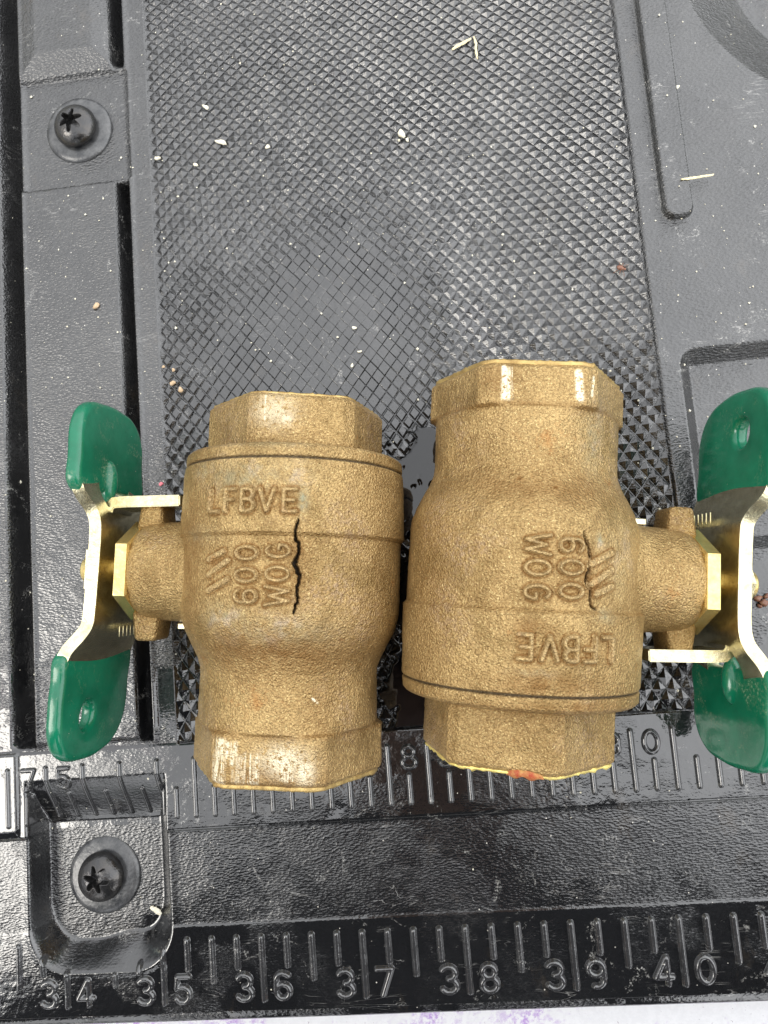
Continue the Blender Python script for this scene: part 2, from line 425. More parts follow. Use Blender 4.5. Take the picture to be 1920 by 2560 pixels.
cen = kv.reshape(ns, 8, 3).mean(1)+np.array([X0, 0, 0])
RMn = np.array(RM); rel = (cen-np.array([38.12, -.9346, 7.2323])) @ RMn
pxx = 960+1775*rel[:, 0]/-rel[:, 2]; pyy = 1280-1775*rel[:, 1]/-rel[:, 2]
hid = ((pxx > 470) & (pxx < 1030) & (pyy > 980)) | ((pxx > 1000) & (pxx < 1600) & (pyy > 900)) | ((pxx > 1600) & (pyy > 1290) & (pyy < 1640)) | (pxx > 1730) | ((pxx < 480) & (pyy < 1560) & (pyy > 1060)) | (pyy > 1870)
keepz = ~((pxx > 1018) & (pxx < 1088) & (pyy > 900) & (pyy < 1330)) ; hid &= ~(~keepz & (pxx < 1075))
size_ = np.ptp(kv.reshape(ns, 8, 3)[:, :4, 1], axis=1)*(7.23/np.maximum(-rel[:, 2], 1)); size_[hid] = 0
big = np.argsort(-size_)[:300]; isbig = np.zeros(ns, bool); isbig[big] = True
rest = ~isbig
kf4 = kf.reshape(ns, 5, 4)
vk = kv.reshape(ns, 8, 3)[rest].reshape(-1, 3); fk = (kf4[0][None]+(np.arange(rest.sum())*8)[:, None, None]).reshape(-1, 4)
kn = link_obj('knurled_field', np_mesh('knurled_field', vk, fk, M['plastic_smooth'], smooth=False), panel)
tag(kn, kind='stuff')
for k_ in big:
    link_obj('stud', np_mesh('stud', kv[k_*8:k_*8+8], kf4[0].copy(), M['plastic_smooth'], smooth=False), panel)

# ------------------------------------------------------------------ stroke lettering
def arc(cx, cy, rx, ry, a0, a1, n=10):
    return [(cx+rx*math.cos(R(a0+(a1-a0)*k/n)), cy+ry*math.sin(R(a0+(a1-a0)*k/n))) for k in range(n+1)]
G = {   # glyphs in a box 0..0.62 wide, 0..1 high
 '0': [arc(.31, .5, .27, .46, 0, 360, 24)],
 '3': [arc(.29, .73, .25, .23, 150, -90, 12)+arc(.29, .26, .28, .24, 90, -150, 14)],
 '4': [[(.60, .28), (.03, .28), (.40, .97), (.44, .97), (.44, .02)]],
 '5': [[(.55, .97), (.12, .97), (.07, .52)]+arc(.29, .31, .27, .29, 120, -150, 14)],
 '6': [[(.53, .86)]+arc(.31, .74, .24, .22, 60, 170, 8)+[(.05, .35)]+arc(.31, .29, .25, .26, 180, 540, 22)],
 '7': [[(.05, .97), (.58, .97), (.22, .02)]],
 '8': [arc(.31, .74, .22, .22, -90, 270, 20), arc(.31, .26, .27, .25, 90, 450, 22)],
 '9': [arc(.31, .70, .26, .26, 0, 360, 22)+[(.57, .6)]+arc(.31, .3, .26, .27, 10, -110, 10)],
 'L': [[(.07, .97), (.07, .03), (.55, .03)]],
 'F': [[(.07, .02), (.07, .97), (.55, .97)], [(.07, .52), (.46, .52)]],
 'B': [[(.07, .03), (.07, .97), (.32, .97)]+arc(.33, .75, .2, .22, 90, -90, 8)+[(.07, .53)], [(.3, .53)]+arc(.33, .28, .24, .25, 90, -90, 8)+[(.07, .03)]],
 'V': [[(.03, .97), (.31, .04), (.59, .97)]],
 'E': [[(.57, .97), (.07, .97), (.07, .03), (.57, .03)], [(.07, .5), (.48, .5)]],
 'W': [[(.0, .97), (.16, .04), (.33, .80), (.50, .04), (.66, .97)]],
 'O': [arc(.31, .5, .28, .46, 0, 360, 24)],
 'G': [arc(.31, .5, .27, .46, 50, 330, 18)+[(.56, .46), (.36, .46)]],
}
def polydist(U, W_, lines):
    D = np.full(U.shape, 9.0)
    for ln in lines:
        for (x0, y0), (x1, y1) in zip(ln[:-1], ln[1:]):
            dx, dy = x1-x0, y1-y0; L2 = dx*dx+dy*dy
            if L2 < 1e-10: continue
            t = np.clip(((U-x0)*dx+(W_-y0)*dy)/L2, 0, 1)
            D = np.minimum(D, np.hypot(U-x0-t*dx, W_-y0-t*dy))
    return D
def patch(lines, half, hgt, step, edge, pad=.02, mapf=None, sink=.006):
    """raised strokes as a small conforming relief sheet; cells away from the stroke are dropped"""
    allp = [p for l in lines for p in l]
    x0 = min(p[0] for p in allp)-half-pad; x1 = max(p[0] for p in allp)+half+pad
    y0 = min(p[1] for p in allp)-half-pad; y1 = max(p[1] for p in allp)+half+pad
    us = np.arange(x0, x1+step, step); vs = np.arange(y0, y1+step, step)
    U, W_ = np.meshgrid(us, vs); D = polydist(U, W_, lines)
    H = -sink+(hgt+sink)*(1-smooth(half-edge, half, D))
    keep = (D < half+step*1.2)
    fq = grid_faces(len(vs), len(us)); k = keep.ravel()
    fq = fq[k[fq].any(axis=1)]
    used = np.unique(fq); remap = -np.ones(U.size, int); remap[used] = np.arange(len(used))
    P = mapf(U.ravel()[used], W_.ravel()[used], H.ravel()[used])
    return P, remap[fq]
def on_panel(u, v, h):
    return np.stack([u-X0, v, height(u, v)+h], -1)
def place(ch, x, y, w_, h_):
    return [[(x-w_/2+px/.62*w_, y-h_/2+py*h_) for px, py in ln] for ln in G[ch]]
def panel_stroke(name, lines, half, hgt, edge=.014):
    P, f = patch(lines, half, hgt, .009, edge, mapf=on_panel)
    return link_obj(name, np_mesh(name, P, f, M['marks']), panel)
# inch ruler
q = 33.25
while q < 41.3:
    kind = round((q % 1)*4)
    top, bot = {0: (-4.20, -4.78), 2: (-4.20, -4.60), 1: (-4.20, -4.475), 3: (-4.20, -4.475)}[kind]
    if 33.6 < q < 35.05: top = {33.75: -4.33, 34.0: -4.47, 34.25: -4.50, 34.5: -4.50, 34.75: -4.42, 35.0: -4.28}[q]
    if top-bot > .02: panel_stroke('inch_tick', [[(q, top), (q, bot)]], .042, .036, .032)
    q += .25
for nmb in range(33, 42):
    for ch, dx in zip(str(nmb), (-.19, .19)):
        if 33.1 < nmb+dx < 41.1:
            o = panel_stroke('ruler_digit', place(ch, nmb+dx, -4.655, .165, .245), .038, .036, .028)
            o['label'] = 'raised digit %s of the inch ruler' % ch
# centimetre ruler
c = 73.5
while c < 94.5:
    xx = c/2.54+4.3165
    if c % 1 == 0: a_, b_ = -2.46, -3.01
    else: a_, b_ = -2.745, -3.01
    panel_stroke('centimetre_tick', [[(xx, a_), (xx, b_)]], .037, .032, .028)
    c += .5
for nmb in (75, 80, 85, 90):
    for ch, dx in zip(str(nmb), (-.185, .185)):
        o = panel_stroke('ruler_digit', place(ch, nmb/2.54+4.3165+dx, -2.573, .15, .215), .033, .032, .025)
        o['label'] = 'raised digit %s of the centimetre ruler' % ch

# ------------------------------------------------------------------ screws with washers
def star_screw(x, y, z, rot, tilt, lab):
    e = bpy.data.objects.new('screw', None); C.objects.link(e); e.parent = panel
    e.location = ((x-X0)*S, y*S, z*S); e.rotation_euler = (tilt[0], tilt[1], rot); e.empty_display_size = .01
    e['label'] = lab
    wp = [(.13, .05), (.20, .052), (.33, .045), (.375, .03), (.385, .012), (.38, -.02)]
    Vw, Fw = revolve(wp, 'z', 72)
    wo = link_obj('washer', np_mesh('washer', Vw, Fw[:, ::-1], M['washer']), e)
    # dome head with six lobed socket
    nr, na = 90, 192
    rr_ = np.linspace(0, .245, nr); th = np.linspace(0, 2*np.pi, na, endpoint=False)
    Rr, Th = np.meshgrid(rr_, th, indexing='ij')
    H = .05+.185*np.sqrt(np.clip(1-(Rr/.25)**2, 0, 1))**.8
    lob = .098+.036*np.cos(6*Th)
    dep = smooth(lob+.004, lob-.004, Rr)
    H = H-dep*.12
    Vh = np.stack([Rr*np.cos(Th), Rr*np.sin(Th), H], -1).reshape(-1, 3)
    ho = link_obj('screw_head', np_mesh('screw_head', Vh, grid_faces(nr, na, True), M['screw']), e)
star_screw(34.435, 4.535, -.03, .3, (.03, -.02), 'upper screw with a rusty spot beside its star socket')
star_screw(34.30, -3.63, -.28, .8, (-.05, .06), 'lower screw sitting in the deep rounded recess')

# ------------------------------------------------------------------ ball valves
AX = .975      # axis height above the panel
def valve(crack, end_rot, marks, seed):
    """one valve in its own frame: axis along local y through z = AX, stem towards -x. returns list of (name, mesh, label, children)"""
    parts = []
    YE0, YE1 = marks['ends']
    prof_y = np.unique(np.concatenate([np.linspace(YE0, YE1, 350), [.27, .30, .872, .880, .888, .896, .998, 1.004, 1.009, 1.012, 1.016, 1.021, -1.243, -1.25, -1.26, -1.268, -1.276]]))[::-1]
    th = np.concatenate([np.arange(-100, 100, .5), np.arange(100, 260, 5.0)])
    th = R(1)*th
    Y, T = np.meshgrid(prof_y, th, indexing='ij')
    def radius(Y, T):
        round_r = np.interp(Y, [-1.30, -1.22, -.86, -.80, -.72, -.50, -.40, -.34, .27, .30, .86, .873, .880, .886, .900, .975, 1.0, 1.010, 1.014],
                               [.770, .768, .762, .768, .795, .905, .938, .948, .956, .985, .966, .962, .940, .940, .960, .955, .930, .89, .76])
        def octo(a, rot):
            d_ = (np.degrees(T)-rot+30) % 60-30
            return np.minimum(a/np.cos(R(1)*d_), a*1.112)
        lo = octo(.735, marks['lo']); hi = octo(.700, end_rot)
        tl = 1-smooth(-1.275, -1.245, Y); r = round_r*(1-tl)+lo*tl
        th_ = smooth(1.008, 1.020, Y); r = r*(1-th_)+hi*th_
        r = r-.05*(1-smooth(YE0, YE0+.07, Y))**2-.03*smooth(YE1-.05, YE1, Y)**2
        return r
    Rr = radius(Y, T)
    n1 = vnoise(Y*1.0+5, T*.97, 9, seed)-.5; n2 = vnoise(Y+9, T*.97, 26, seed+1)-.5
    Rr = Rr+n1*.006+n2*.005
    # crack: a jagged open split
    U = np.degrees(T)
    pts = [(a*R(1)*.96, y) for a, y in crack]
    jag = []
    r_ = random.Random(seed)
    for (a0, y0), (a1, y1) in zip(pts[:-1], pts[1:]):
        for k in range(4):
            f = k/4; jag.append((a0+(a1-a0)*f+r_.uniform(-.009, .009), y0+(y1-y0)*f))
    jag.append(pts[-1])
    A = T*.96
    ln = sum(math.dist(p, q_) for p, q_ in zip(jag[:-1], jag[1:]))
    D = polydist(A, Y, [jag])
    ymin, ymax = min(p[1] for p in jag), max(p[1] for p in jag)
    fr = np.clip((Y-ymin)/(ymax-ymin), 0, 1)
    wid = .002+.0080*np.sin(np.pi*fr)**.7
    wid = wid*(.55+.9*vnoise(Y*1.0+3, Y*0, 14, seed+5))
    cr = 1-smooth(wid*.55, wid+.006, D)
    Rr = Rr-.09*cr
    Rr = Rr+.011*np.exp(-((D-.02)/.012)**2)*(D > .012)*(.5+vnoise(Y, T, 12, seed+8))*np.sin(np.pi*fr)
    V = np.stack([Rr*np.sin(T), Y, Rr*np.cos(T)+AX], -1).reshape(-1, 3)
    nr, nc = Y.shape
    F = grid_faces(nr, nc, True)
    me = np_mesh('valve_body', V, F, M['bronze'])
    ar = lambda a: a*R(1)*.96
    glyphs = []
    for ch, a0, a1 in (('L', -30.5, -24.2), ('F', -21.2, -14.9), ('B', -12.8, -5.9), ('V', -4.0, 3.2), ('E', 6.4, 13.0)):
        w_ = ar(a1)-ar(a0); glyphs.append((ch, [[(ar(a0)+qx/.62*w_, .450+qy*.18) for qx, qy in l] for l in G[ch]], .0225, .034))
    def side(ch, a0, a1, yc, wd):     # rotated lettering that reads along the axis upwards
        hh = ar(a1)-ar(a0)
        glyphs.append((ch, [[(ar(a1)-qy*hh, yc-wd/2+qx/.62*wd) for qx, qy in l] for l in G[ch]], .021, .034))
    for ch, yc in (('6', -.193), ('0', -.035), ('0', .135)): side(ch, -15.0, -4.0, yc, .110)
    for ch, yc, wd in (('W', -.19, .13), ('O', -.02, .110), ('G', .155, .110)): side(ch, -.4, 10.8, yc, wd)
    for a0, y0, a1, y1 in ((-31, -.16, -19.5, -.07), (-31, -.035, -19.5, .075), (-31, .085, -22, .145)):
        glyphs.append(('raised slanted bar of the cast emblem', [[(ar(a0), y0), (ar(a1), y1)]], .032, .018))
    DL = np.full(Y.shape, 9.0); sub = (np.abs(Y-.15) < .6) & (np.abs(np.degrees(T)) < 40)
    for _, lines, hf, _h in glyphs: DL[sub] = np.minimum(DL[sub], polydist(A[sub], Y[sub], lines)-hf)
    # painted marks
    col = np.zeros((nr, nc, 4)); deg = np.degrees(T)
    for (kind, ch, args) in marks['list']:
        if kind == 'box':
            a0, a1, y0, y1, s_ = args
            v = smooth(a0-1, a0+1, deg)*(1-smooth(a1-1, a1+1, deg))*smooth(y0-.02, y0+.02, Y)*(1-smooth(y1-.02, y1+.02, Y))*s_
            st = vnoise(Y*.6, deg*.5, 3.0, seed+9)
            v = v*np.clip((vnoise(Y*3, deg*.9, 2.0, seed+17)-.25)*2.2, 0, 1)
        elif kind == 'blob':
            a, y, ra, ry, s_ = args
            v = np.exp(-((deg-a)/ra)**2-((Y-y)/ry)**2)*s_
        elif kind == 'line':
            a0, y0, a1, y1, wd, s_ = args
            dd = polydist(deg*.0168, Y, [[(a0*.0168, y0), (a1*.0168, y1)]])
            v = (1-smooth(wd*.4, wd, dd))*s_
        col[..., ch] = np.maximum(col[..., ch], v)
    col[..., 3] = np.maximum(col[..., 3], cr*.93)
    col[..., 2] = np.maximum(col[..., 2], marks.get('rust', 1.0)*np.exp(-(D/.05)**2)*np.sin(np.pi*fr))
    col[..., 2] = np.maximum(col[..., 2], 1.15*np.exp(-((DL-.003)/.011)**2))  # dark outline round the letters: crease shade painted in together with grime
    # dark line in the seam, brown lines at the steps
    seam = np.exp(-((Y-.884)/.010)**2); col[..., 3] = np.maximum(col[..., 3], seam*.9)
    col[..., 2] = np.maximum(col[..., 2], .6*np.exp(-((Y+1.27)/.03)**2)+.7*np.exp(-((Y-1.025)/.02)**2)+.35*np.exp(-((Y-.285)/.02)**2))
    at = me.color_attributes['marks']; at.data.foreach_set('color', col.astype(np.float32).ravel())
    parts.append(('valve_body', me, None, []))
    # ends: machined lip, bore
    for yv, sg, a, rot in ((YE1, 1, .700, end_rot), (YE0, -1, .735, marks['lo'])):
        tt = np.linspace(0, 2*np.pi, 180, endpoint=False)
        d_ = (np.degrees(tt)-rot+30) % 60-30
        ro = np.minimum(a/np.cos(R(1)*d_), a*1.112)-.035
        rag = (vnoise(tt*3, tt*0+sg*3, 6, seed+30)-.5)*(.030 if sg > 0 and marks.get('yellow') else .008)+(vnoise(tt*3, tt*0+sg*3, 20, seed+31)-.5)*.012
        rings = [(ro-.01, yv-sg*.03), (ro+(.012 if marks.get('yellow') and sg > 0 else .002)+rag*.6, yv+sg*.004), (ro-.004+rag, yv+sg*(.014+abs(rag))), (ro-.05, yv+sg*.012), (np.full(180, .58), yv+sg*.010), (np.full(180, .56), yv-sg*.04)]
        Vr = np.concatenate([np.stack([np.broadcast_to(r0, 180)*np.sin(tt), np.full(180, 1.0)*h0, np.broadcast_to(r0, 180)*np.cos(tt)+AX], -1) for r0, h0 in rings])
        Fr = grid_faces(len(rings), 180, True)
        if sg > 0: Fr = Fr[:, ::-1]
        parts.append(('end_rim', np_mesh('end_rim', Vr, Fr, M['burr'] if (sg > 0 and marks.get('yellow')) else M['rim']), None, []))
        if sg > 0 and marks.get('yellow'):
            k0, k1 = 10, 27      # red paint on a stretch of the lip
            tr = tt[k0-17:k1-13] if False else np.linspace(R(-4), R(17), 24)
            rr_ = np.interp(tr % (2*np.pi), tt, ro, period=2*np.pi)
            en = np.sin(np.linspace(0, np.pi, 24))**.6
            rows_ = [(rr_-.004, yv-.01-.06*en*(.6+.4*np.abs(np.sin(tr*23)))), (rr_+.036*en, yv-.015-.01*en), (rr_+.042*en, yv+.010), (rr_+.012, yv+.020+.012*en*(1+np.sin(tr*37))), (rr_-.04, yv+.018)]
            Vp = np.concatenate([np.stack([r0*np.sin(tr), np.ones(24)*h0, r0*np.cos(tr)+AX], -1) for r0, h0 in rows_])
            parts.append(('paint_smear', np_mesh('paint_smear', Vp, grid_faces(5, 24)[:, ::-1], M['redpaint']), 'red paint smeared on the lip', []))
        # threaded bore
        bp = [(.56, yv-sg*.03)]
        for k in range(9): bp += [(.56, yv-sg*(.05+k*.07)), (.525, yv-sg*(.085+k*.07))]
        bp += [(.50, yv-sg*.72), (.02, yv-sg*.74)]
        Vb, Fb = revolve(bp, 'y', 48); Vb[:, 2] += AX
        parts.append(('threaded_bore', np_mesh('threaded_bore', Vb, Fb, M['bore']), None, []))
    # raised cast letters
    def cyl(u, v, h):      # u = arc length at r .96, v along the axis
        t = u/.96; t = np.clip(t, -1.7, 1.7)
        r = radius(v, t)+h
        return np.stack([r*np.sin(t), v, r*np.cos(t)+AX], -1)
    def letter(ch, lines, half=.024, hgt=.036):
        P, f = patch(lines, half, hgt, .0055, .015, mapf=cyl, sink=.008)
        me_ = np_mesh('cast_letter', P, f, M['bronze'])
        cc_ = np.zeros((len(me_.vertices), 4), dtype=np.float32); cc_[:, 0] = .06
        me_.color_attributes['marks'].data.foreach_set('color', cc_.ravel())
        parts.append(('cast_letter', me_, 'raised cast letter %s' % ch if ch.isalpha() else 'raised cast digit %s' % ch if ch.isdigit() else ch, []))
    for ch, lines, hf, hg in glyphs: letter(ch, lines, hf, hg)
    # bonnet round the stem, blended into the body with a fillet
    bp = []
    for x, r_b in ((-.60, .62), (-.74, .535), (-.84, .485), (-.92, .458), (-1.02, .447), (-1.20, .440), (-1.27, .432), (-1.33, .412), (-1.365, .385), (-1.38, .35), (-1.38, .2)):
        bp.append((r_b, x))
    bp2 = []
    for (r0, x0_), (r1, x1_) in zip(bp[:-1], bp[1:]):
        for k in range(5): bp2.append((r0+(r1-r0)*k/5, x0_+(x1_-x0_)*k/5))
    bp2.append(bp[-1])
    Vb, Fb = revolve(bp2, 'x', 96); Vb[:, 2] += AX
    parts.append(('bonnet', np_mesh('bonnet', Vb, Fb, M['bronze']), None, []))
    # stop lugs above and below the bonnet
    def rbox(x0, x1, y0, y1, z0, z1, bev, mat, name, taper=0, seg=3, fn=None):
        bm = bmesh.new(); bmesh.ops.create_cube(bm, size=1)
        for v in bm.verts:
            fx = v.co.x+.5; fy = v.co.y+.5; fz = v.co.z+.5
            v.co = Vector((x0+(x1-x0)*fx, y0+(y1-y0)*fy, z0+(z1-z0)*fz))
            if fn: fn(v.co, fx, fy, fz)
        bmesh.ops.bevel(bm, geom=list(bm.edges), offset=bev, segments=seg, affect='EDGES', profile=.5)
        me_ = bpy.data.meshes.new(name); bmesh.ops.scale(bm, vec=(S, S, S), verts=bm.verts)
        bmesh.ops.recalc_face_normals(bm, faces=bm.faces)
        bm.to_mesh(me_); bm.free(); me_.materials.append(mat)
        for p in me_.polygons: p.use_smooth = True
        flat_by_angle(me_, 50)
        if mat is M['bronze']: blank_marks(me_)
        return me_
    for sg in (-1, 1):
        def flare(co, fx, fy, fz, sg=sg):
            outer = (fy < .5) if sg < 0 else (fy > .5)
            if outer:
                co.x += .035*(1 if fx < .5 else -1)
        ya, yb = (-.62, -.36) if sg < 0 else (.36, .60)
        parts.append(('stop_lug', rbox(-1.41, -1.15, ya, yb, AX-.20, AX+.14, .035, M['bronze'], 'stop_lug', fn=flare), None, []))
    # brass packing nut
    def hexnut(x0, x1, Rn, mat, name, rot, ch=.012):
        bm = bmesh.new()
        vs = []
        for x, rr2 in ((x0, Rn-ch*2), (x0-ch, Rn), (x1+ch, Rn), (x1, Rn-ch*2)):
            vs.append([bm.verts.new((x, rr2*math.sin(R(rot+60*k)), AX+rr2*math.cos(R(rot+60*k)))) for k in range(6)])
        for a_, b_ in zip(vs[:-1], vs[1:]):
            for k in range(6): bm.faces.new((a_[k], a_[(k+1) % 6], b_[(k+1) % 6], b_[k]))
        bm.faces.new(vs[0][::-1]); bm.faces.new(vs[-1])
        bmesh.ops.recalc_face_normals(bm, faces=bm.faces)
        me_ = bpy.data.meshes.new(name); bmesh.ops.scale(bm, vec=(S, S, S), verts=bm.verts)
        bm.to_mesh(me_); bm.free(); me_.materials.append(mat); return me_
    parts.append(('packing_nut', hexnut(-1.36, -1.485, .445, M['machined'], 'packing_nut', 30), 'bright yellow brass nut', []))
    Vs, Fs = revolve([(.0, -1.93), (.10, -1.93), (.115, -1.915), (.115, -1.4)], 'x', 32); Vs[:, 2] += AX
    parts.append(('stem', np_mesh('stem', Vs, Fs, M['machined']), None, []))
    parts.append(('handle_nut', hexnut(-1.675, -1.80, .34, M['zinc'], 'handle_nut', marks['nut'], .02), None, []))
    # small brass tag edge under the bonnet
    parts.append(('brass_tab', rbox(-1.05, -.70, -.52, -.46, AX-.30, AX-.02, .012, M['zinc'], 'brass_tab'), None, []))
    # handle strap: bent sheet with an open slot where the stop tab is bent out
    path = [(-1.60, 0.0)]
    prof = [(-1.79, -.90), (-1.785, -.78), (-1.745, -.67), (-1.665, -.54), (-1.635, -.46), (-1.625, -.25), (-1.62, 0), (-1.615, .25), (-1.62, .40), (-1.65, .49), (-1.715, .61), (-1.75, .73), (-1.755, .86)]
    pp = np.array(prof); seg = np.r_[0, np.cumsum(np.hypot(*np.diff(pp, axis=0).T))]
    sN = np.linspace(0, seg[-1], 70); px = np.interp(sN, seg, pp[:, 0]); py = np.interp(sN, seg, pp[:, 1])
    for _ in range(3):
        px[1:-1] = (px[:-2]+2*px[1:-1]+px[2:])/4; py[1:-1] = (py[:-2]+2*py[1:-1]+py[2:])/4
    tx = np.gradient(px); ty = np.gradient(py); L_ = np.hypot(tx, ty); nx, ny = ty/L_, -tx/L_      # towards +x
    zn = np.concatenate([np.linspace(-1, -.56, 5), np.linspace(-.50, .50, 7), np.linspace(.56, 1, 5)])
    half = .47+.12*smooth(.45, .72, np.abs(py))
    def strap_mesh():
        nS, nZ = len(px), len(zn); th_ = .052
        Vv = np.zeros((2, nS, nZ, 3))
        for l, sg in enumerate((1, -1)):
            Vv[l, :, :, 0] = (px+nx*th_*sg)[:, None]; Vv[l, :, :, 1] = (py+ny*th_*sg)[:, None]
            Vv[l, :, :, 2] = AX+half[:, None]*zn[None]
        keep = np.ones((nS-1, nZ-1), bool)
        zc = (zn[1:]+zn[:-1])/2; yc = (py[1:]+py[:-1])/2
        keep &= ~((np.abs(zc)[None] < .53) & (yc > .53)[:, None])
        idx = lambda l, i_, j_: (l*nS+i_)*nZ+j_
        Fq = []
        for i_ in range(nS-1):
            for j_ in range(nZ-1):
                if not keep[i_, j_]: continue
                Fq.append((idx(0, i_, j_), idx(0, i_+1, j_), idx(0, i_+1, j_+1), idx(0, i_, j_+1)))
                Fq.append((idx(1, i_, j_), idx(1, i_, j_+1), idx(1, i_+1, j_+1), idx(1, i_+1, j_)))
                for di, dj, (a_, b_) in ((-1, 0, ((i_, j_), (i_, j_+1))), (1, 0, ((i_+1, j_+1), (i_+1, j_))), (0, -1, ((i_+1, j_), (i_, j_))), (0, 1, ((i_, j_+1), (i_+1, j_+1)))):
                    ni, nj = i_+di, j_+dj
                    if 0 <= ni < nS-1 and 0 <= nj < nZ-1 and keep[ni, nj]: continue
                    Fq.append((idx(0, *a_), idx(0, *b_), idx(1, *b_), idx(1, *a_)))
        me_ = np_mesh('handle_strap', Vv.reshape(-1, 3), np.array(Fq), M['zinc']); flat_by_angle(me_, 40); return me_
    strap_kids = []
    # stop tab: bent inwards from the strap
    tabp = [(-1.655, .50), (-1.64, .56), (-1.60, .595), (-1.50, .605), (-1.0, .625)]
    bm = bmesh.new(); tp = np.array(tabp); t2 = np.gradient(tp, axis=0); t2 /= np.hypot(t2[:, 0], t2[:, 1])[:, None]
    vsr = []
    for (x, y), (dx, dy) in zip(tabp, t2):
        hh = .20 if x < -1.1 else .17
        vsr.append([bm.verts.new((x-dy*s1*.05, y+dx*s1*.05, AX+.02+hh*s2)) for s1, s2 in ((-1, -1), (1, -1), (1, 1), (-1, 1))])
    for a_, b_ in zip(vsr[:-1], vsr[1:]):
        for k in range(4): bm.faces.new((a_[k], a_[(k+1) % 4], b_[(k+1) % 4], b_[k]))
    bm.faces.new(vsr[0][::-1]); bm.faces.new(vsr[-1]); bmesh.ops.recalc_face_normals(bm, faces=bm.faces)
    bmesh.ops.bevel(bm, geom=[e for e in bm.edges if len(e.link_faces) == 2 and e.calc_face_angle(0) > .9], offset=.010, segments=2, affect='EDGES')
    me_ = bpy.data.meshes.new('stop_tab'); bmesh.ops.scale(bm, vec=(S, S, S), verts=bm.verts); bm.to_mesh(me_); bm.free(); me_.materials.append(M['zinc'])
    for p in me_.polygons: p.use_smooth = True
    flat_by_angle(me_, 40)
    strap_kids.append(('stop_tab', me_, None))
    for k in range(6):
        strap_kids.append(('stamped_tooth', rbox(-1.572, -1.558, -.60, -.50, AX-.36+k*.075, AX-.345+k*.075, .004, M['zinc'], 'stamped_tooth', seg=1), None))
    parts.append(('handle_strap', strap_mesh(), None, strap_kids))
    # vinyl dipped wings
    def wing(outline, hole, xw, tilt, rib):
        cu = bpy.data.curves.new('tmp', 'CURVE'); cu.dimensions = '2D'; cu.fill_mode = 'BOTH'
        cu.extrude = .018; cu.bevel_depth = .052; cu.bevel_resolution = 5; cu.offset = -.055
        def spl(pts, inset=0):
            s_ = cu.splines.new('BEZIER'); s_.bezier_points.add(len(pts)-1); s_.use_cyclic_u = True; s_.resolution_u = 8
            for b_, pt in zip(s_.bezier_points, pts): b_.co = (pt[0], pt[1], 0); b_.handle_left_type = b_.handle_right_type = 'AUTO'
        spl(outline)
        if hole: spl([(hole[0]+hole[2]*math.cos(R(a)), hole[1]+hole[3]*math.sin(R(a))) for a in range(0, 360, 45)])
        ob = bpy.data.objects.new('tmp', cu); C.objects.link(ob)
        dg = bpy.context.evaluated_depsgraph_get(); dg.update()
        me_ = bpy.data.meshes.new_from_object(ob.evaluated_get(dg)); bpy.data.objects.remove(ob); bpy.data.curves.remove(cu)
        bm = bmesh.new(); bm.from_mesh(me_); bpy.data.meshes.remove(me_)
        bmesh.ops.remove_doubles(bm, verts=bm.verts, dist=.0005)
        if rib:
            # pressed rib that runs from the slot into the coating
            bmr = bmesh.new(); bmesh.ops.create_uvsphere(bmr, u_segments=20, v_segments=12, radius=1)
            for v in bmr.verts:
                k = v.co.copy(); v.co = Vector((rib[0]+k.x*rib[2], rib[1]+k.y*rib[3], .06+k.z*.085))
            tmp = bpy.data.meshes.new('t'); bmr.to_mesh(tmp); bmr.free(); bm.from_mesh(tmp); bpy.data.meshes.remove(tmp)
        for v in bm.verts:      # curve (u=y, v=z, w=x)
            u, vv, ww = v.co
            v.co = Vector((xw+ww+tilt*(abs(u)-.7), u, AX+vv))
            v.co.x += .03*((vv)**2)
        me_ = bpy.data.meshes.new('vinyl_grip'); bmesh.ops.recalc_face_normals(bm, faces=bm.faces); bmesh.ops.scale(bm, vec=(S, S, S), verts=bm.verts)
        bm.to_mesh(me_); bm.free(); me_.materials.append(M['vinyl'])
        for p in me_.polygons: p.use_smooth = True
        flat_by_angle(me_, 60)
        return me_
    up = [(.72, -.60), (.70, -.2), (.68, .2), (.69, .62), (.98, .64), (1.25, .62), (1.43, .48), (1.50, .18), (1.51, -.15), (1.46, -.40), (1.28, -.57), (1.0, -.60)]
    dn = [(-.72, -.58), (-1.05, -.60), (-1.36, -.57), (-1.56, -.42), (-1.65, -.14), (-1.65, .15), (-1.58, .45), (-1.42, .60), (-1.18, .64), (-.94, .63), (-.72, .60), (-.71, 0)]
    gl = 'green vinyl coating with %s'
    parts.append(('vinyl_grip', wing(up, None, -1.77, -.02, (.80, .10, .20, .075)), 'green vinyl coated wing with a pressed rib', []))
    parts.append(('vinyl_grip', wing(dn, (-1.27, .16, .115, .115), -1.80, -.02, None), 'green vinyl coated wing with a round hole', []))
    return parts

def build_valve(loc, rotz, roll, crack, end_rot, marks, seed, label, size=1.0, stretch=1.0):
    root = empty('ball_valve', (loc[0]-X0, loc[1], loc[2]), (0, 0, rotz))
    tag(root, label, 'valve', 'cracked bronze ball valves lying on the black work top')
    for name, me, lab, kids in valve(crack, end_rot, marks, seed):
        if roll:
            # the casting lies rolled a little about its own axis
            mt = Matrix.Translation((0, 0, AX*S)) @ Matrix.Rotation(roll, 4, 'Y') @ Matrix.Translation((0, 0, -AX*S))
            me.transform(mt)
        if name not in ('valve_body', 'cast_letter', 'end_rim', 'threaded_bore'):
            for m_ in [me]+[k_[1] for k_ in kids]: m_.transform(Matrix.Diagonal((stretch, 1, 1, 1)))
        o = link_obj(name, me, root)
        if lab: o['label'] = lab
        for kn_, km, kl in kids:
            if roll: km.transform(mt)
            k = link_obj(kn_, km, o)
            if kl: k['label'] = kl
    root.scale = (size, size, size)
    return root
